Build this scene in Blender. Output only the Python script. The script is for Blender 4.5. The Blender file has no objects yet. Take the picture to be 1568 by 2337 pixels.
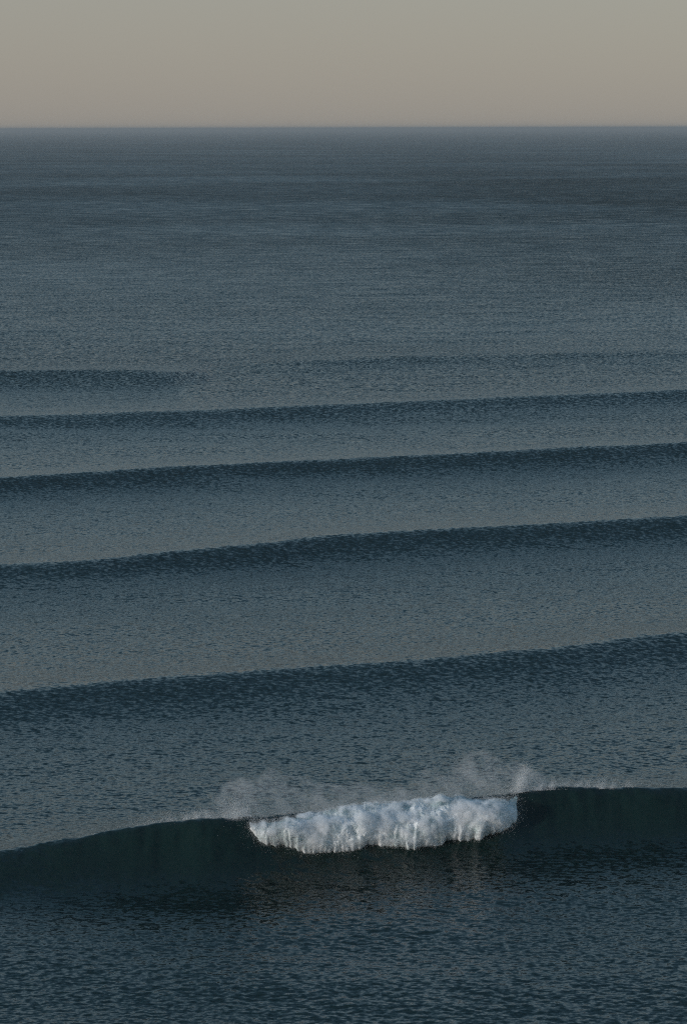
import bpy, math
import numpy as np
from mathutils import Vector, Matrix

rng = np.random.default_rng(11)
scene = bpy.context.scene
COL = scene.collection

# ------------------------------------------------------------------ camera
CAM_H = 40.0            # a cliff-top viewpoint, metres above the sea
FPX = 6780.0            # focal length in units of a 1568 x 2337 picture
PITCH = math.atan(876.0 / FPX)
ROLL = math.radians(0.14)
cam_d = bpy.data.cameras.new('camera')
cam_d.sensor_fit = 'VERTICAL'
cam_d.sensor_height = 36.0
cam_d.lens = 36.0 * FPX / 2337.0
cam_d.clip_start = 1.0
cam_d.clip_end = 200000.0
cam = bpy.data.objects.new('camera', cam_d)
COL.objects.link(cam)
cam.matrix_world = (Matrix.Translation((0, 0, CAM_H))
                    @ Matrix.Rotation(math.radians(90) - PITCH, 4, 'X')
                    @ Matrix.Rotation(-ROLL, 4, 'Z'))
scene.camera = cam

# ------------------------------------------------------------------ light
SUN_EL = math.radians(9.0)
SUN_AZ = math.radians(-130.0)         # low on the left, a little behind the viewer
w = bpy.data.worlds.new('World')
scene.world = w
w.use_nodes = True
nt = w.node_tree
bg = nt.nodes['Background']
sky = nt.nodes.new('ShaderNodeTexSky')
sky.sky_type = 'NISHITA'
sky.sun_disc = False
sky.sun_elevation = SUN_EL
sky.sun_rotation = SUN_AZ
sky.altitude = 40
sky.air_density = 1.0
sky.dust_density = 1.0
sky.ozone_density = 2.0
bg.inputs['Strength'].default_value = 0.03
nt.links.new(sky.outputs['Color'], bg.inputs['Color'])
# an even veil of high thin cloud over that sky: beige at the horizon, grey-blue overhead
tc = nt.nodes.new('ShaderNodeTexCoord')
sep = nt.nodes.new('ShaderNodeSeparateXYZ')
nt.links.new(tc.outputs['Generated'], sep.inputs[0])
veil = nt.nodes.new('ShaderNodeValToRGB')
cr = veil.color_ramp
VEIL = [(0.0, (0.255, 0.237, 0.224)), (0.045, (0.255, 0.240, 0.230)), (0.085, (0.250, 0.298, 0.320)), (0.18, (0.212, 0.306, 0.362)),
        (0.42, (0.088, 0.184, 0.262)), (0.65, (0.060, 0.136, 0.220)), (1.0, (0.100, 0.185, 0.295))]
cr.elements[0].position, cr.elements[0].color = 0.0, (*VEIL[0][1], 1)
cr.elements[1].position, cr.elements[1].color = 1.0, (*VEIL[-1][1], 1)
for p_, c_ in VEIL[1:-1]:
    e_ = cr.elements.new(p_)
    e_.color = (*c_, 1)
nt.links.new(sep.outputs[2], veil.inputs[0])
bg2 = nt.nodes.new('ShaderNodeBackground')
nt.links.new(veil.outputs['Color'], bg2.inputs['Color'])
bg2.inputs['Strength'].default_value = 1.0
add = nt.nodes.new('ShaderNodeAddShader')
nt.links.new(bg.outputs[0], add.inputs[0])
nt.links.new(bg2.outputs[0], add.inputs[1])
nt.links.new(add.outputs[0], nt.nodes['World Output'].inputs['Surface'])
sun_d = bpy.data.lights.new('sun', 'SUN')
sun_d.energy = 2.7
sun_d.angle = math.radians(0.6)
sun_d.color = (1.0, 0.95, 0.90)
sun = bpy.data.objects.new('sun', sun_d)
COL.objects.link(sun)
sd = Vector((math.sin(SUN_AZ) * math.cos(SUN_EL), math.cos(SUN_AZ) * math.cos(SUN_EL), math.sin(SUN_EL)))
sun.rotation_euler = sd.to_track_quat('Z', 'Y').to_euler()
sun.location = (-60, 120, 60)

scene.view_settings.view_transform = 'Standard'
scene.view_settings.look = 'None'
scene.view_settings.gamma = 1.0
scene.view_settings.use_curve_mapping = False
scene.view_settings.exposure = 0.0
scene.cycles.use_denoising = False     # leave the fine grain the photograph has
scene.cycles.max_bounces = 10
scene.cycles.diffuse_bounces = 8
scene.cycles.transmission_bounces = 8
scene.cycles.volume_bounces = 4
scene.cycles.filter_width = 1.1
scene.cycles.sample_clamp_direct = 4.0
scene.cycles.sample_clamp_indirect = 1.5

# ------------------------------------------------------------------ helpers
def tag(o, label=None, cat=None, group=None, kind=None):
    for k, v in (('label', label), ('category', cat), ('group', group), ('kind', kind)):
        if v:
            o[k] = v
    return o

def ray(u, v):
    """direction in the world of a point of the picture (1568 x 2337 units)"""
    d = cam.matrix_world.to_3x3() @ Vector((u - 784.0, 1168.5 - v, -FPX))
    return np.array(d)

def place(u, v, z):
    d = ray(u, v)
    k = (z - CAM_H) / d[2]
    return np.array([d[0] * k, d[1] * k, z])

_perm = rng.permutation(4096)
_grad = rng.normal(size=(4096, 3))
_grad /= np.linalg.norm(_grad, axis=1)[:, None]

def perlin(p):
    """gradient noise, p (n,3), about -0.7..0.7"""
    i = np.floor(p).astype(np.int64)
    f = p - i
    s = f * f * f * (f * (f * 6 - 15) + 10)
    out = 0
    for dx in (0, 1):
        wx = s[:, 0] if dx else 1 - s[:, 0]
        for dy in (0, 1):
            wy = s[:, 1] if dy else 1 - s[:, 1]
            for dz in (0, 1):
                wz = s[:, 2] if dz else 1 - s[:, 2]
                h = _perm[(_perm[(_perm[(i[:, 0] + dx) & 4095] + i[:, 1] + dy) & 4095] + i[:, 2] + dz) & 4095]
                g = _grad[h]
                dot = g[:, 0] * (f[:, 0] - dx) + g[:, 1] * (f[:, 1] - dy) + g[:, 2] * (f[:, 2] - dz)
                out = out + wx * wy * wz * dot
    return out

def fbm(p, octs=4, gain=0.5):
    a, o = 1.0, 0
    p = np.array(p, float)
    for _ in range(octs):
        o = o + a * perlin(p)
        p = p * 2.03 + 17.3
        a *= gain
    return o

def P3(a, b, c=0.0):
    a = np.asarray(a, float)
    return np.stack([a, np.broadcast_to(np.asarray(b, float), a.shape), np.broadcast_to(np.asarray(c, float), a.shape)], -1)

def smooth(x, a, b):
    t = np.clip((x - a) / (b - a), 0, 1)
    return t * t * (3 - 2 * t)

# ------------------------------------------------------------------ materials
class N:
    def __init__(s, name):
        s.m = bpy.data.materials.new(name)
        s.m.use_nodes = True
        s.t = s.m.node_tree
        s.t.nodes.clear()
        s.out = s.t.nodes.new('ShaderNodeOutputMaterial')
    def add(s, typ, ins=None, **kw):
        n = s.t.nodes.new(typ)
        for k, v in kw.items():
            setattr(n, k, v)
        for k, v in (ins or {}).items():
            if isinstance(v, bpy.types.NodeSocket):
                s.t.links.new(v, n.inputs[k])
            else:
                n.inputs[k].default_value = v
        return n
    def math(s, op, a, b=0.0):
        return s.add('ShaderNodeMath', {0: a, 1: b}, operation=op).outputs[0]
    def vmath(s, op, a, b=(0, 0, 0)):
        return s.add('ShaderNodeVectorMath', {0: a, 1: b}, operation=op).outputs[0]
    def scale(s, a, k):
        return s.add('ShaderNodeVectorMath', {0: a, 'Scale': k}, operation='SCALE').outputs[0]
    def rng(s, v, a, b, c, d):
        return s.add('ShaderNodeMapRange', {0: v, 1: a, 2: b, 3: c, 4: d}).outputs[0]

def water_material():
    n = N('sea_water')
    pos = n.add('ShaderNodeNewGeometry').outputs['Position']
    nor = n.add('ShaderNodeNewGeometry').outputs['Normal']
    y = n.add('ShaderNodeSeparateXYZ', {0: pos}).outputs[1]
    def slope(scale_xy, detail, k, rough=0.55):
        mp = n.vmath('MULTIPLY', pos, (scale_xy[0], scale_xy[1], scale_xy[1]))
        c = n.add('ShaderNodeTexNoise', {'Vector': mp, 'Scale': 1.0, 'Detail': detail, 'Roughness': rough}).outputs['Color']
        c = n.vmath('SUBTRACT', c, (0.5, 0.5, 0.5))
        return n.scale(c, k)
    fine = slope((3.0, 4.2), 3.0, 1.3)
    mid = slope((1.7, 2.4), 3.0, n.rng(y, 130, 500, 0.65, 1.6))
    big = slope((0.10, 0.30), 3.0, n.rng(y, 350, 1500, 0.0, 1.1))
    # wind patches: long streaks of rougher and calmer water
    pv = n.vmath('MULTIPLY', pos, (0.0030, 0.0036, 0.0))
    patch = n.add('ShaderNodeTexNoise', {'Vector': pv, 'Scale': 1.0, 'Detail': 3.0, 'Roughness': 0.5}).outputs['Fac']
    amp = n.rng(patch, 0.34, 0.66, 0.78, 1.28)
    # a gust lies on the open water to the right
    x = n.add('ShaderNodeSeparateXYZ', {0: pos}).outputs[0]
    gust = n.math('MULTIPLY', n.rng(x, 0, 130, 0.0, 0.40), n.math('MULTIPLY', n.rng(y, 600, 850, 0, 1), n.rng(y, 1900, 4000, 1, 0)))
    amp = n.math('ADD', amp, n.math('MULTIPLY', gust, n.rng(patch, 0.40, 0.55, 0.2, 1.2)))
    calm = n.add('ShaderNodeAttribute', attribute_name='calm').outputs['Fac']
    amp = n.math('MULTIPLY', amp, n.rng(calm, 0, 1, 1.0, 0.5))
    sl = n.vmath('ADD', n.vmath('ADD', fine, mid), big)
    sl = n.scale(sl, n.math('MULTIPLY', amp, 0.85))
    sl = n.vmath('MULTIPLY', sl, (0.8, 1.0, 0.0))
    # wind waves stand steeper towards the shore (-y); offshore, where the sheet carries no small waves, more of it shows
    lean = n.math('MULTIPLY', n.math('ADD', n.math('ADD', n.rng(y, 130, 168, 0.07, 0.0), n.rng(y, 240, 520, 0.0, 0.15)), n.rng(y, 520, 1600, 0.0, 0.19)), amp)
    sl = n.vmath('ADD', sl, n.add('ShaderNodeCombineXYZ', {1: n.math('MULTIPLY', lean, -1.0)}).outputs[0])
    nn = n.vmath('NORMALIZE', n.vmath('ADD', nor, sl))
    b = n.add('ShaderNodeBsdfPrincipled', {'Base Color': (0.005, 0.0155, 0.0135, 1), 'Roughness': 0.15, 'IOR': 1.333, 'Normal': nn})
    n.t.links.new(b.outputs[0], n.out.inputs['Surface'])
    return n.m

def foam_material():
    n = N('sea_foam')
    pos = n.add('ShaderNodeNewGeometry').outputs['Position']
    a = n.add('ShaderNodeTexNoise', {'Vector': pos, 'Scale': 0.9, 'Detail': 6.0, 'Roughness': 0.62}).outputs['Fac']
    thin = n.add('ShaderNodeAttribute', attribute_name='thin').outputs['Fac']
    f = n.math('ADD', n.rng(a, 0.36, 0.64, -0.4, 0.7), thin)
    mix = n.add('ShaderNodeMix', {0: f, 6: (0.80, 0.82, 0.83, 1), 7: (0.22, 0.34, 0.34, 1)}, data_type='RGBA', clamp_factor=True).outputs[2]
    fine = n.add('ShaderNodeTexNoise', {'Vector': pos, 'Scale': 9.0, 'Detail': 5.0, 'Roughness': 0.7}).outputs['Fac']
    bump = n.add('ShaderNodeBump', {'Strength': 0.5, 'Distance': 0.05, 'Height': fine}).outputs[0]
    b = n.add('ShaderNodeBsdfPrincipled', {'Base Color': mix, 'Roughness': 0.8, 'Normal': bump, 'Subsurface Weight': 0.7, 'Subsurface Radius': (1.0, 1.0, 1.0), 'Subsurface Scale': 0.07})
    n.t.links.new(b.outputs[0], n.out.inputs['Surface'])
    return n.m

def spray_material():
    n = N('sea_spray')
    d = n.add('ShaderNodeBsdfDiffuse', {'Color': (0.95, 0.96, 0.96, 1)}).outputs[0]
    t = n.add('ShaderNodeBsdfTranslucent', {'Color': (0.95, 0.96, 0.96, 1)}).outputs[0]
    m = n.add('ShaderNodeMixShader', {0: 0.55, 1: d, 2: t}).outputs[0]
    n.t.links.new(m, n.out.inputs['Surface'])
    return n.m

M_WATER = water_material()
M_FOAM = foam_material()
M_SPRAY = spray_material()

# ------------------------------------------------------------------ the sea: short wind waves from a spectrum
def wave_tile(size, n, lmin, lmax, wind, spread, slope_rms, seed):
    r = np.random.default_rng(seed)
    k1 = 2 * np.pi * np.fft.fftfreq(n, size / n)
    kx, ky = np.meshgrid(k1, k1, indexing='ij')
    k = np.hypot(kx, ky)
    k[0, 0] = 1e-9
    lam = 2 * np.pi / k
    cosd = np.abs(np.cos(np.arctan2(ky, kx) - wind))
    amp = k ** -2.0 * cosd ** spread
    amp *= smooth(np.log(lam), math.log(lmin), math.log(lmin * 1.35)) * (1 - smooth(np.log(lam), math.log(lmax * 0.75), math.log(lmax)))
    s = amp * (r.normal(size=k.shape) + 1j * r.normal(size=k.shape))
    h = np.fft.ifft2(s)
    sx = np.fft.ifft2(1j * kx * s).real
    sy = np.fft.ifft2(1j * ky * s).real
    kk = slope_rms / math.sqrt((sx ** 2 + sy ** 2).mean())
    dx = np.fft.ifft2(1j * kx / k * s).real * kk
    dy = np.fft.ifft2(1j * ky / k * s).real * kk
    return dict(size=size, n=n, f=np.stack([dx, dy, h.real * kk], -1))

def sample(tile, x, y, rot):
    c, s_ = math.cos(rot), math.sin(rot)
    n = tile['n']
    a = (x * c - y * s_) / tile['size'] * n
    b = (x * s_ + y * c) / tile['size'] * n
    ia, ib = np.floor(a).astype(np.int64), np.floor(b).astype(np.int64)
    fa, fb = (a - ia)[..., None], (b - ib)[..., None]
    f = tile['f']
    ia0, ib0, ia1, ib1 = ia % n, ib % n, (ia + 1) % n, (ib + 1) % n
    v = (f[ia0, ib0] * (1 - fa) * (1 - fb) + f[ia1, ib0] * fa * (1 - fb)
         + f[ia0, ib1] * (1 - fa) * fb + f[ia1, ib1] * fa * fb)
    o = v.copy()
    o[..., 0] = v[..., 0] * c + v[..., 1] * s_
    o[..., 1] = -v[..., 0] * s_ + v[..., 1] * c
    return o

# tiles run along y when rot = 0 (wind = 90 degrees)
T_S = wave_tile(53.0, 640, 0.32, 1.35, math.radians(90), 0.9, 0.092, 3)
T_M = wave_tile(173.0, 512, 1.5, 6.0, math.radians(90), 1.3, 0.028, 4)
T_L = wave_tile(701.0, 512, 6.0, 34.0, math.radians(90), 2.5, 0.024, 5)

# ------------------------------------------------------------------ swell crests, read as points (u, v) of the picture
def crest(pts, A, smooth_n=6):
    pts = np.array(pts, float)
    u = np.linspace(-700, 2268, 300)
    # straight continuation beyond the frame
    v = np.interp(u, pts[:, 0], pts[:, 1])
    k = (pts[-1, 1] - pts[0, 1]) / (pts[-1, 0] - pts[0, 0])
    v = np.where(u < pts[0, 0], pts[0, 1] + (u - pts[0, 0]) * k, v)
    v = np.where(u > pts[-1, 0], pts[-1, 1] + (u - pts[-1, 0]) * k, v)
    ker = np.hanning(13); ker /= ker.sum()
    vs = np.convolve(np.pad(v, 6, mode='edge'), ker, mode='valid')
    vs[:8], vs[-8:] = v[:8], v[-8:]
    Au = np.broadcast_to(np.asarray(A, float), u.shape) if np.isscalar(A) else np.interp(u, [a[0] for a in A], [a[1] for a in A])
    w3 = np.array([place(a, b, z) for a, b, z in zip(u, vs, Au)])
    o = np.argsort(w3[:, 0])
    w3 = w3[o]
    ker = np.hanning(2 * smooth_n + 1); ker /= ker.sum()
    wy = np.convolve(np.pad(w3[:, 1], smooth_n, mode='reflect', reflect_type='odd'), ker, mode='valid')
    return dict(x=w3[:, 0], y=wy, A=Au[o], u=u[o])

SW = [
    dict(c=crest([(0, 838), (560, 832), (900, 815), (1568, 800)], [(400, 0.0), (750, 0.85), (1568, 0.75)]), lf=9.0, lb=24.0,
         label='faintest, farthest low swell with barely darker face, reaching the right edge'),
    dict(c=crest([(0, 845), (150, 843), (300, 843), (430, 850), (520, 853)], [(0, 1.9), (330, 1.85), (400, 1.5), (480, 0.0)]), lf=9.0, lb=18.0,
         label='short dark swell at the left edge whose crest ends before the middle'),
    dict(c=crest([(0, 948), (400, 938), (800, 922), (1100, 908), (1400, 895), (1568, 888)], 1.6), lf=6.5, lb=17.0,
         label='soft blue-grey swell right across the sea, next beyond the sharp-crested pair'),
    dict(c=crest([(0, 1088), (400, 1065), (800, 1045), (1200, 1028), (1400, 1017), (1568, 1008)], 1.85), lf=5.0, lb=15.0,
         label='farther of two long sharp-crested swells, a straight thin dark band'),
    dict(c=crest([(0, 1290), (200, 1279), (400, 1255), (640, 1234), (700, 1225), (1000, 1206), (1300, 1192), (1568, 1175)],
                 [(0, 1.5), (600, 1.9), (1568, 2.05)]), lf=5.0, lb=15.0,
         label='nearer of two long sharp-crested swells, its darkest edge towards the right'),
    dict(c=crest([(0, 1578), (200, 1562), (420, 1545), (700, 1524), (900, 1510), (1100, 1492), (1300, 1476), (1450, 1452), (1568, 1442)],
                 [(0, 1.5), (1568, 1.7)]), lf=5.5, lb=12.0,
         label='broad rounded dark swell rolling in directly behind the breaking wave'),
]
BR = dict(c=crest([(-300, 1985), (0, 1940), (120, 1917), (250, 1894), (330, 1881), (430, 1868), (540, 1868), (600, 1862), (800, 1845),
                   (1000, 1826), (1160, 1809), (1210, 1798), (1300, 1793), (1420, 1796), (1568, 1797), (1900, 1790)],
                  [(-200, 1.2), (0, 1.65), (250, 2.5), (450, 3.05), (560, 3.0), (660, 2.8), (1080, 2.75), (1200, 2.95), (1400, 2.75), (1568, 2.5), (2000, 1.8)], 14),
          lf=2.6, lb=6.5)

def profile(s, lf, lb, pw=1.5):
    """unit swell section: crest at s=0, steep side towards the shore (s<0)"""
    front = np.exp(-(np.abs(s) / lf) ** pw)
    back = np.exp(-(np.abs(s) / lb) ** 1.35)
    return np.where(s < 0, front, back)

# ------------------------------------------------------------------ the sheet
fpx = FPX * 1024 / 2337
def row_d():
    d = [60.0]
    while d[-1] < 45000:
        D = d[-1]
        px = D * D / (CAM_H * fpx)
        k = 0.75
        if 158 < D < 186:
            k = 0.38
        if D < 118:
            k = 4.0
        d.append(D + px * k)
        if D > 25000:
            d[-1] = D * 1.25
    return np.array(d)
DR = row_d()
tin = np.linspace(-0.156, 0.156, 600)
tout = 0.156 * (1 + np.linspace(0, 1, 26)[1:] ** 2 * 6)
TC = np.concatenate([-tout[::-1], tin, tout])
NR, NC = len(DR), len(TC)
gx = DR[:, None] * TC[None, :]
gy = np.repeat(DR[:, None], NC, 1)
dD = np.gradient(DR)[:, None]
dX = (DR[:, None] * np.gradient(TC)[None, :])
sp = np.maximum(dD, dX)

z = np.zeros_like(gx)
sx = np.zeros_like(gx); sy = np.zeros_like(gx)
calm = np.zeros_like(gx)
face = np.zeros_like(gx)      # the steep side of the swells, where the chop is drawn out smoother
owner = np.full(gx.shape, -1, np.int8)
wob = fbm(P3(gx.ravel() * 0.02, gy.ravel() * 0.02, 3.0), 2).reshape(gx.shape)
for i, S in enumerate(SW):
    c = S['c']
    yc = np.interp(gx, c['x'], c['y'])
    A = np.interp(gx, c['x'], c['A'])
    s = gy - yc + 1.2 * wob
    z += A * profile(s, S['lf'], S['lb'])
    if i >= 2:
        face = np.maximum(face, np.exp(-((s + S['lf'] * 0.6) / (S['lf'] * 0.75)) ** 2) * np.clip(A, 0, 1))
    m = (s > -S['lf'] * 2.0) & (s < S['lb'] * 0.7) & (A > 0.12)
    owner[m] = i
c = BR['c']
yc = np.interp(gx, c['x'], c['y'])
A = np.interp(gx, c['x'], c['A'])
Ub = np.interp(gx, c['x'], c['u'])
steep = smooth(Ub, -100, 450) * (1 - 0.4 * smooth(Ub, 1300, 1700))
s = gy - yc - 1.15 * steep + 0.30 * fbm(P3(gx.ravel() * 0.30, 5.0, gy.ravel() * 0.05), 3).reshape(gx.shape)
prof = profile(s, BR['lf'], BR['lb'], 1.9)
A = A * (1 + 0.05 * fbm(P3(gx.ravel() * 0.45, 2.0, 8.0), 4, 0.65).reshape(gx.shape))
z += A * prof
# the crest leans over towards the shore, most next to the broken stretch
sy -= steep * 1.15 * prof ** 2 * np.where(s < 4, 1, np.exp(-np.abs(s - 4)))
sy += steep * prof * 0.40 * fbm(P3(gx.ravel() * 0.6, 1.0, s.ravel() * 0.35), 3, 0.5).reshape(gx.shape) * smooth(-s, -0.5, 0.6)
# trough drawn out in front of the face
z -= 0.12 * steep * np.exp(-((s + 8.0) / 5.0) ** 2)
calm = np.where(s < 0, np.exp(-((s + 1.6) / 2.0) ** 2), np.exp(-(s / 0.6) ** 2)) * smooth(A, 1.9, 2.6)
m = (s > -6.5) & (s < 5.0)
owner[m] = len(SW)

def fade(lam):
    return np.clip((lam / sp - 1.2) / 1.6, 0, 1)
quiet = (1 - 0.45 * calm) * (1 - 0.55 * face)
calm = np.maximum(calm, 0.55 * face)
for T, rot, lam, off in ((T_S, 0.42, 0.75, 0.0), (T_M, 0.25, 2.4, 31.0), (T_L, -0.05, 9.0, 7.0)):
    v = sample(T, gx + off, gy, rot)
    f = fade(lam) * quiet
    gust = 0.8 + 0.5 * fbm(P3(gx.ravel() * 0.013, gy.ravel() * 0.02, lam), 2).reshape(gx.shape)
    f = f * np.clip(gust, 0.4, 1.3)
    z += v[..., 2] * f
    sx -= v[..., 0] * f * 0.8
    sy -= v[..., 1] * f * 0.8
V = np.stack([gx + sx, gy + sy, z], -1).reshape(-1, 3)

def build_mesh(name, verts, quads, mat, normals=None, smooth_faces=True, attrs=None):
    me = bpy.data.meshes.new(name)
    nv, nf, k = len(verts), len(quads), quads.shape[1]
    me.vertices.add(nv)
    me.vertices.foreach_set('co', np.ascontiguousarray(verts, np.float32).ravel())
    me.loops.add(nf * k)
    me.loops.foreach_set('vertex_index', np.ascontiguousarray(quads, np.int32).ravel())
    me.polygons.add(nf)
    me.polygons.foreach_set('loop_start', np.arange(0, nf * k, k, dtype=np.int32))
    me.update(calc_edges=True)
    if smooth_faces:
        me.polygons.foreach_set('use_smooth', np.ones(nf, bool))
    for an, av in (attrs or {}).items():
        a = me.attributes.new(an, 'FLOAT', 'POINT')
        a.data.foreach_set('value', np.ascontiguousarray(av, np.float32))
    if normals is not None:
        me.normals_split_custom_set_from_vertices(np.ascontiguousarray(normals, np.float32))
    me.materials.append(mat)
    return me

def obj(name, me, parent=None):
    o = bpy.data.objects.new(name, me)
    COL.objects.link(o)
    if parent:
        o.parent = parent
        o.matrix_parent_inverse = Matrix.Identity(4)
    return o

idx = np.arange(NR * NC).reshape(NR, NC)
Q = np.stack([idx[:-1, :-1], idx[:-1, 1:], idx[1:, 1:], idx[1:, :-1]], -1).reshape(-1, 4)
own_f = owner[:-1, :-1].ravel()
e1 = V[Q[:, 2]] - V[Q[:, 0]]
e2 = V[Q[:, 3]] - V[Q[:, 1]]
fn = np.cross(e1, e2)
fn /= np.linalg.norm(fn, axis=1)[:, None] + 1e-12
VN = np.zeros_like(V)
for k in range(4):
    for a in range(3):
        VN[:, a] += np.bincount(Q[:, k], weights=fn[:, a], minlength=len(V))
VN /= np.linalg.norm(VN, axis=1)[:, None] + 1e-12

def piece(name, mask, parent=None, origin=(0, 0, 0)):
    q = Q[mask]
    u, inv = np.unique(q, return_inverse=True)
    me = build_mesh(name, V[u] - np.array(origin), inv.reshape(-1, 4), M_WATER, VN[u], attrs={'calm': calm.reshape(-1)[u]})
    return obj(name, me, parent)

sea = tag(piece('sea', own_f == -1), kind='structure')
for i, S in enumerate(SW):
    c = S['c']
    j = len(c['x']) // 2 if i != 1 else int(np.argmin(np.abs(c['u'] - 150)))
    org = (float(c['x'][j]), float(c['y'][j]), 0.0)
    o = piece('swell', own_f == i, None, org)
    o.location = org
    tag(o, S['label'], 'swell', 'swells rolling in behind the breaking wave')

c = BR['c']
j = int(np.argmin(np.abs(c['u'] - 870)))
ORG = np.array([c['x'][j], c['y'][j], 0.0])
wave = bpy.data.objects.new('breaking_wave', None)
COL.objects.link(wave)
wave.location = ORG
wave.empty_display_size = 2
tag(wave, 'dark green wave breaking into a white patch of foam with blown spray', 'wave')
piece('wave_face', own_f == len(SW), wave, ORG)

# ------------------------------------------------------------------ whitewater of the broken stretch
def crest_at(u):
    return np.interp(u, c['u'], c['x']), np.interp(u, c['u'], c['y']), np.interp(u, c['u'], c['A'])

NU, NS = 420, 150
uu = np.linspace(570, 1178, NU)
ss = np.linspace(0, 1, NS)
U, S_ = np.meshgrid(uu, ss, indexing='ij')
endf = smooth(U, 562, 640) * (1 - smooth(U, 1120, 1190))
cx, cy, cA = crest_at(U)
TOPV = [(562, 1868), (573, 1877), (653, 1870), (709, 1857), (770, 1846), (823, 1836), (908, 1833), (935, 1832), (955, 1823), (975, 1827), (1004, 1811), (1030, 1821), (1049, 1815), (1075, 1825), (1106, 1824), (1162, 1821), (1188, 1812)]
TOEV = [(562, 1878), (573, 1895), (583, 1912), (602, 1927), (621, 1931), (668, 1936), (688, 1948), (709, 1949), (765, 1944), (822, 1940), (836, 1928), (862, 1929), (936, 1937),
        (1000, 1930), (1012, 1918), (1050, 1919), (1089, 1916), (1140, 1898), (1174, 1876), (1188, 1822)]
def height_at(y, v):
    d = [ray(784, a) for a in np.atleast_1d(v)]
    d = np.array([q[2] / q[1] for q in d])
    return CAM_H + y * d
tilt = (uu - 784) * math.tan(ROLL)
topv = np.interp(uu, *zip(*TOPV)) + tilt + 3 * fbm(P3(uu * 0.06, 2.0, 2.0), 3)
toev = np.interp(uu, *zip(*TOEV)) + tilt + 5 * fbm(P3(uu * 0.07, 7.0, 2.0), 3)
y0 = cy[:, 0]
x0 = cx[:, 0]
topv += 4 * np.abs(fbm(P3(uu * 0.13, 5.0, 3.0), 3)) * -1
toev += 10 * fbm(P3(uu * 0.16, 1.0, 4.0), 4, 0.65)
VV = V.reshape(NR, NC, 3)
Rm = np.array(cam.matrix_world.to_3x3())
rows = np.where((DR > 155) & (DR < 190))[0]
toe_y, toe_z = np.zeros(NU), np.zeros(NU)
for a_ in range(NU):
    col = int(np.argmin(np.abs(TC - x0[a_] / (y0[a_] - 2.0))))
    P_ = VV[rows, col]
    cc = (P_ - np.array([0, 0, CAM_H])) @ Rm
    v_ = 1168.5 + FPX * cc[:, 1] / cc[:, 2]
    hit = np.argmax(v_ < toev[a_])
    toe_y[a_], toe_z[a_] = P_[hit, 1], P_[hit, 2]
ker = np.hanning(9); ker /= ker.sum()
toe_y = np.minimum(np.convolve(np.pad(toe_y, 4, mode='edge'), ker, mode='valid'), y0 - 0.5)
toe_z = np.convolve(np.pad(toe_z, 4, mode='edge'), ker, mode='valid')
top = height_at(y0 - 0.25, topv)[:, None]
bulge = (0.15 + 0.95 * endf[:, 0] * (1 + 0.5 * fbm(P3(uu * 0.013, 1.0, 2.0), 3)))[:, None]
so = np.clip(S_ / 0.9, 0, 1)
su = np.clip((S_ - 0.9) / 0.1, 0, 1)
arch = np.sin(np.pi * np.clip(so, 0, 1)) ** 0.8
bx = cx
by = (y0 - 0.25)[:, None] * (1 - so) + (toe_y[:, None] - 0.12) * so - bulge * arch * 0.75 + su * 0.5
bz = top * (1 - so) + (toe_z[:, None] + 0.06) * so + bulge * arch * 0.30 - 0.35 * su
B = np.stack([bx, by, bz], -1).reshape(-1, 3)
nx = np.zeros_like(U); ny = -0.75 + 0 * U; nz = 0.65 + 0 * U
nrm = np.stack([nx, ny, nz], -1).reshape(-1, 3)
def billow(p, octs, gain=0.5):
    a, o = 1.0, 0
    for _ in range(octs):
        o = o + a * (np.abs(perlin(p)) * 2 - 0.35)
        p = p * 2.1 + 9.1
        a *= gain
    return o
pb = B * np.array([1.0, 1.0, 1.0])
disp = (0.30 * billow(pb * np.array([0.62, 0.5, 0.55]) + 3.1, 3, 0.5)
        + 0.12 * fbm(pb * np.array([2.2, 2.0, 1.9]) + 8.0, 5, 0.66)) * np.clip(so.ravel() * 5 + 0.25, 0, 1) * (0.35 + 0.65 * endf.ravel())
B = B + nrm * disp[:, None]
B[:, 0] += 0.15 * fbm(pb * 1.1 + 40, 3)
thin = (0.55 * np.exp(-((S_ - 0.08) / 0.18) ** 2) * (0.8 + 1.2 * fbm(P3(U.ravel() * 0.01, S_.ravel() * 2, 9.0), 3).reshape(U.shape))).ravel()
qi = np.arange(NU * NS).reshape(NU, NS)
QB = np.stack([qi[:-1, :-1], qi[:-1, 1:], qi[1:, 1:], qi[1:, :-1]], -1).reshape(-1, 4)
thin += (0.75 * np.exp(-((U - 622) / 55) ** 2) * (1 - smooth(so, 0.25, 0.65)) + 0.7 * np.exp(-((U - 1140) / 38) ** 2) * (1 - smooth(so, 0.3, 0.7))).ravel()
ww = obj('whitewater', build_mesh('whitewater', B - ORG, QB, M_FOAM, attrs={'thin': thin}), wave)

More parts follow.
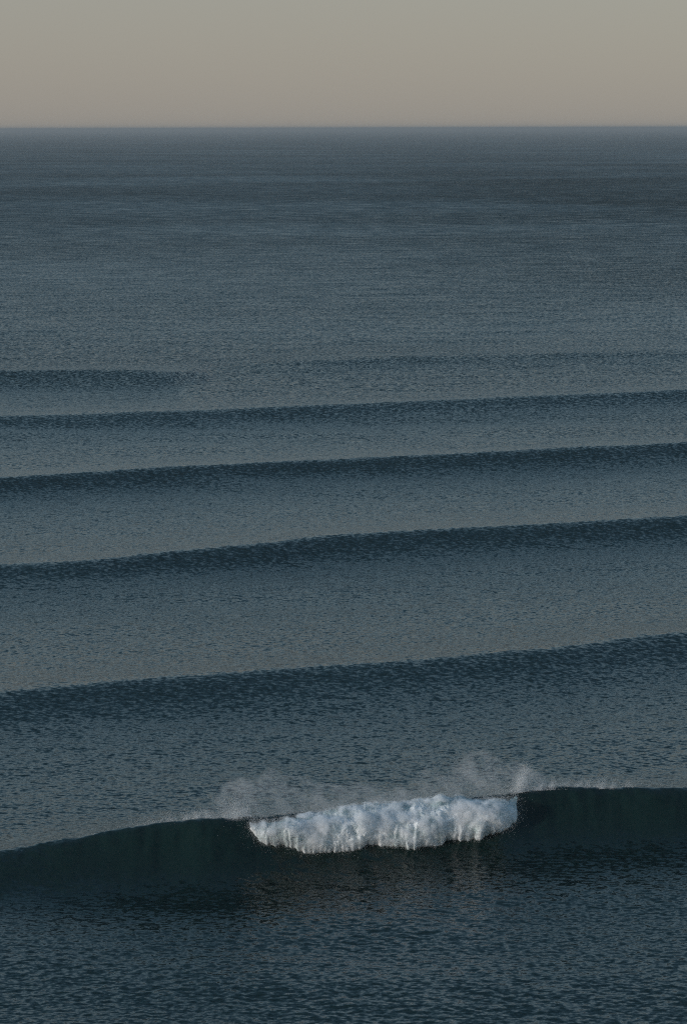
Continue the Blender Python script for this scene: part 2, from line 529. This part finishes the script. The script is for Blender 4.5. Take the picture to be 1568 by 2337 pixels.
# ------------------------------------------------------------------ droplets: small tetrahedra
TET = np.array([[1, 1, 1], [1, -1, -1], [-1, 1, -1], [-1, -1, 1]], float) / math.sqrt(3)
TF = np.array([[0, 1, 2], [0, 3, 1], [0, 2, 3], [1, 3, 2]])
def droplets(name, pts, rad, parent, label=None):
    n = len(pts)
    q = rng.normal(size=(n, 4)); q /= np.linalg.norm(q, axis=1)[:, None]
    a, b, c_, d = q.T
    R = np.stack([np.stack([1 - 2 * (c_ * c_ + d * d), 2 * (b * c_ - a * d), 2 * (b * d + a * c_)], -1),
                  np.stack([2 * (b * c_ + a * d), 1 - 2 * (b * b + d * d), 2 * (c_ * d - a * b)], -1),
                  np.stack([2 * (b * d - a * c_), 2 * (c_ * d + a * b), 1 - 2 * (b * b + c_ * c_)], -1)], 1)
    v = np.einsum('nij,kj->nki', R, TET) * rad[:, None, None] + (pts - ORG)[:, None, :]
    f = TF[None] + (np.arange(n) * 4)[:, None, None]
    o = obj(name, build_mesh(name, v.reshape(-1, 3), f.reshape(-1, 3), M_SPRAY, smooth_faces=False), parent)
    return tag(o, label, kind='stuff')

# froth standing off the whitewater, thickest along its toe and top edge
n = 130000
k = rng.integers(0, len(B), n * 3)
se = S_.ravel()[k]
ee = 0.55 + 0.45 * endf.ravel()[k]
k = k[rng.random(len(k)) / ee < 0.22 + 0.8 * np.exp(-((se - 0.87) / 0.07) ** 2) + 0.6 * np.exp(-(se / 0.07) ** 2)][:n]
n = len(k)
clump = np.clip(fbm(B[k] * 1.7, 3) + 0.35, 0, 1.2) + 1.2 * (1 - endf.ravel()[k])
off = rng.exponential(0.10, n) * (0.3 + 1.5 * clump)
dirn = nrm[k] + rng.normal(size=(n, 3)) * 0.7
droplets('froth', B[k] + dirn * off[:, None], rng.uniform(0.005, 0.014, n), ww)

def plume(n, ufun, back, rise, spread, streak_seed, rad, gate=0.0, lean=0.0):
    """spray torn off the crest and carried back over the wave by an offshore wind"""
    u = ufun(n * 3)
    x, y, Az = crest_at(u)
    st = fbm(P3(u * 0.045, streak_seed, 0.0), 4, 0.6)
    keep = rng.random(len(u)) < np.clip(st * 1.3 + 0.45 - gate, 0, 1)
    u, x, y, Az, st = (a[keep][:n] for a in (u, x, y, Az, st))
    m = len(u)
    t = rng.exponential(0.42, m)
    t = np.minimum(t, 1.6)
    h = rise * (1 + 0.5 * st) * (t * 1.5 - 0.65 * t * t) * rng.uniform(0.35, 1.0, m)
    pz = Az - 0.12 + h + rng.normal(size=m) * spread * t
    px = x + lean * t + rng.normal(size=m) * spread * (0.4 + t)
    py = y - 0.1 + back * t * rng.uniform(0.7, 1.2, m) + rng.normal(size=m) * spread
    return np.stack([px, py, pz], -1), rng.uniform(rad[0], rad[1], m)

p, r = plume(7000, lambda k: rng.normal(650, 75, k), 4.2, 1.5, 0.22, 1.0, (0.004, 0.012), 0.05, -1.0)
droplets('spray', p, r, wave, 'drops of spray over the left half of the foam')
p, r = plume(11000, lambda k: 1195 - np.abs(rng.normal(0, 130, k)), 5.0, 2.2, 0.25, 2.0, (0.004, 0.012), 0.0, -1.5)
droplets('spray', p, r, wave, 'drops of spray over the right end of the foam')
p, r = plume(11000, lambda k: rng.normal(1188, 14, k), 1.6, 1.3, 0.12, 3.0, (0.005, 0.015), -0.3, 0.3)
droplets('spray', p, r, wave, 'bright jet of spray at the right end of the foam')
p, r = plume(6500, lambda k: rng.normal(558, 22, k), 1.4, 1.1, 0.12, 4.0, (0.005, 0.015), -0.3, -0.5)
droplets('spray', p, r, wave, 'jet of spray at the left end of the foam')
p, r = plume(14000, lambda k: 568 - np.abs(rng.normal(0, 120, k)), 1.1, 0.35, 0.07, 5.0, (0.004, 0.014), 0.0, -0.2)
droplets('crest_spray', p, r, wave, 'fringe of spray along the left shoulder of the crest')
p, r = plume(16000, lambda k: 1185 + np.abs(rng.normal(0, 130, k)), 1.1, 0.38, 0.07, 6.0, (0.004, 0.014), 0.0, 0.2)
droplets('crest_spray', p, r, wave, 'fringe of spray along the right shoulder of the crest')

def mist_material():
    n = N('spray_mist')
    pos = n.add('ShaderNodeNewGeometry').outputs['Position']
    mp = n.vmath('MULTIPLY', n.add('ShaderNodeVectorRotate', {'Vector': pos, 'Axis': (0, 1, 0), 'Angle': 0.5}, rotation_type='AXIS_ANGLE').outputs[0], (0.9, 0.35, 0.45))
    a = n.add('ShaderNodeTexNoise', {'Vector': mp, 'Scale': 1.0, 'Detail': 4.0, 'Roughness': 0.6}).outputs['Fac']
    d = n.rng(a, 0.40, 0.68, 0.0, 0.32)
    v = n.add('ShaderNodeVolumePrincipled', {'Color': (0.93, 0.92, 0.91, 1), 'Density': d, 'Anisotropy': 0.0})
    n.t.links.new(v.outputs[0], n.out.inputs['Volume'])
    return n.m
M_MIST = mist_material()

def mist(u0, u1, length, rise, thick, peak, seed, label):
    """a sail of fine spray standing off the crest line, thin at every edge"""
    nu, nv = 64, 28
    t = np.linspace(0, 1, nu)
    u = u0 + (u1 - u0) * t
    env = np.sin(np.pi * np.clip(t, 0, 1) ** math.log(0.5, peak)) ** 1.2
    env = env * (1 + 0.35 * fbm(P3(t * 7.0, seed, 1.0), 3))
    env = np.clip(env, 0.02, 2)
    x, y, Az = crest_at(u)
    L, H, T = length * env, rise * env, thick * env ** 0.6
    th = np.linspace(0, 2 * np.pi, nv, endpoint=False)
    vs = []
    for a_ in range(nu):
        q = 0.5 - 0.5 * np.cos(th)                       # 0 at the crest, 1 at the far tip
        half = np.sin(th) * T[a_] * np.sqrt(np.clip(1 - q, 0, 1))
        yy = y[a_] + 0.1 + L[a_] * q - half * 0.3
        zz = Az[a_] - 0.1 + H[a_] * (1.6 * q - 0.75 * q * q) + half
        xx = x[a_] - 0.9 * q * env[a_] + 0 * q
        vs.append(np.stack([xx, yy, zz], -1))
    vs = np.array(vs)
    vs[:, :, 2] += 0.10 * fbm(vs.reshape(-1, 3) * 1.3, 3).reshape(nu, nv)
    i = np.arange(nu * nv).reshape(nu, nv)
    j = np.roll(i, -1, axis=1)
    q = np.stack([i[:-1], i[1:], j[1:], j[:-1]], -1).reshape(-1, 4)
    vv = vs.reshape(-1, 3)
    caps = []
    for e, flip in ((0, False), (nu - 1, True)):
        for k in range(0, nv // 2 - 1):
            f = [i[e, k], i[e, k + 1], i[e, nv - 2 - k], i[e, nv - 1 - k]]
            caps.append(f[::-1] if flip else f)
    q = np.concatenate([q, np.array(caps)])
    o = obj('mist_veil', build_mesh('mist_veil', vv - ORG, q, M_MIST), wave)
    return tag(o, label)
mist(440, 900, 6.4, 1.3, 0.48, 0.42, 2.0, 'thin mist blown back over the left half of the foam')
mist(620, 1010, 4.2, 0.75, 0.30, 0.5, 8.0, 'low faint mist over the middle of the foam')
mist(660, 1290, 6.8, 1.35, 0.50, 0.72, 5.0, 'tall thin mist blown back over the right half of the foam')

# airy froth hanging round the whitewater: a thin skin of dense mist that frays its outline
def froth_cloud():
    n = N('foam_cloud')
    pos = n.add('ShaderNodeNewGeometry').outputs['Position']
    a = n.add('ShaderNodeTexNoise', {'Vector': pos, 'Scale': 1.5, 'Detail': 6.0, 'Roughness': 0.68}).outputs['Fac']
    big = n.add('ShaderNodeTexNoise', {'Vector': pos, 'Scale': 0.42, 'Detail': 2.0, 'Roughness': 0.5}).outputs['Fac']
    a = n.math('ADD', a, n.rng(big, 0.35, 0.65, -0.09, 0.06))
    d = n.rng(a, 0.45, 0.66, 0.0, 8.5)
    v = n.add('ShaderNodeVolumePrincipled', {'Color': (0.97, 0.98, 0.99, 1), 'Density': d, 'Anisotropy': 0.0})
    n.t.links.new(v.outputs[0], n.out.inputs['Volume'])
    step_u, nv = 6, 24
    rows_ = np.arange(0, NU, step_u)
    G = np.stack([bx, by, bz], -1)
    th = np.linspace(0, 1, nv // 2)
    vs = []
    for k_, i_ in enumerate(rows_):
        e = 0.3 + 0.7 * endf[i_, 0]
        sx_ = -0.06 + 1.11 * th * 0.9
        P_ = np.stack([np.interp(sx_, ss, G[i_, :, c_]) for c_ in range(3)], -1)
        P_[:, 2] += np.where(sx_ < 0, -sx_ * 2.2 * e, 0) - np.where(sx_ > 0.9, (sx_ - 0.9) * 0.6, 0)
        lump = 1 + 0.9 * fbm(P_ * 0.8 + 5.0, 3)
        t_ = (np.sin(np.pi * th) ** 0.5 * 0.42 * e * np.clip(lump, 0.3, 2))[:, None]
        nn_ = np.array([0, -0.75, 0.65])
        vs.append(np.concatenate([P_ + nn_ * t_ + nn_ * 0.02, (P_ - nn_ * 0.25 * t_ - nn_ * 0.02)[::-1]]))
    vs = np.array(vs)
    nu = len(rows_)
    i = np.arange(nu * nv).reshape(nu, nv)
    j = np.roll(i, -1, axis=1)
    q = [np.stack([i[:-1], j[:-1], j[1:], i[1:]], -1).reshape(-1, 4)]
    for e, flip in ((0, True), (nu - 1, False)):
        c_ = [[i[e, k], i[e, k + 1], i[e, nv - 2 - k], i[e, nv - 1 - k]] for k in range(nv // 2 - 1)]
        q.append(np.array([f[::-1] if flip else f for f in c_]))
    return obj('froth_cloud', build_mesh('froth_cloud', vs.reshape(-1, 3) - ORG, np.concatenate(q), n.m), ww)
froth_cloud()

# ------------------------------------------------------------------ haze
def haze_box():
    n = N('haze_air')
    v = n.add('ShaderNodeVolumePrincipled', {'Color': (0.57, 0.585, 0.59, 1), 'Density': 8.5e-5, 'Anisotropy': 0.2})
    n.t.links.new(v.outputs[0], n.out.inputs['Volume'])
    X0, X1, Y0, Y1, Z0, Z1 = -65000, 65000, -3000, 60000, -4.0, 46.0
    vs = np.array([[X, Y, Zz] for Zz in (Z0, Z1) for Y in (Y0, Y1) for X in (X0, X1)], float)
    fs = np.array([[0, 2, 3, 1], [4, 5, 7, 6], [0, 1, 5, 4], [2, 6, 7, 3], [0, 4, 6, 2], [1, 3, 7, 5]])
    return tag(obj('haze', build_mesh('haze', vs, fs, n.m, smooth_faces=False)), kind='stuff')
haze_box()
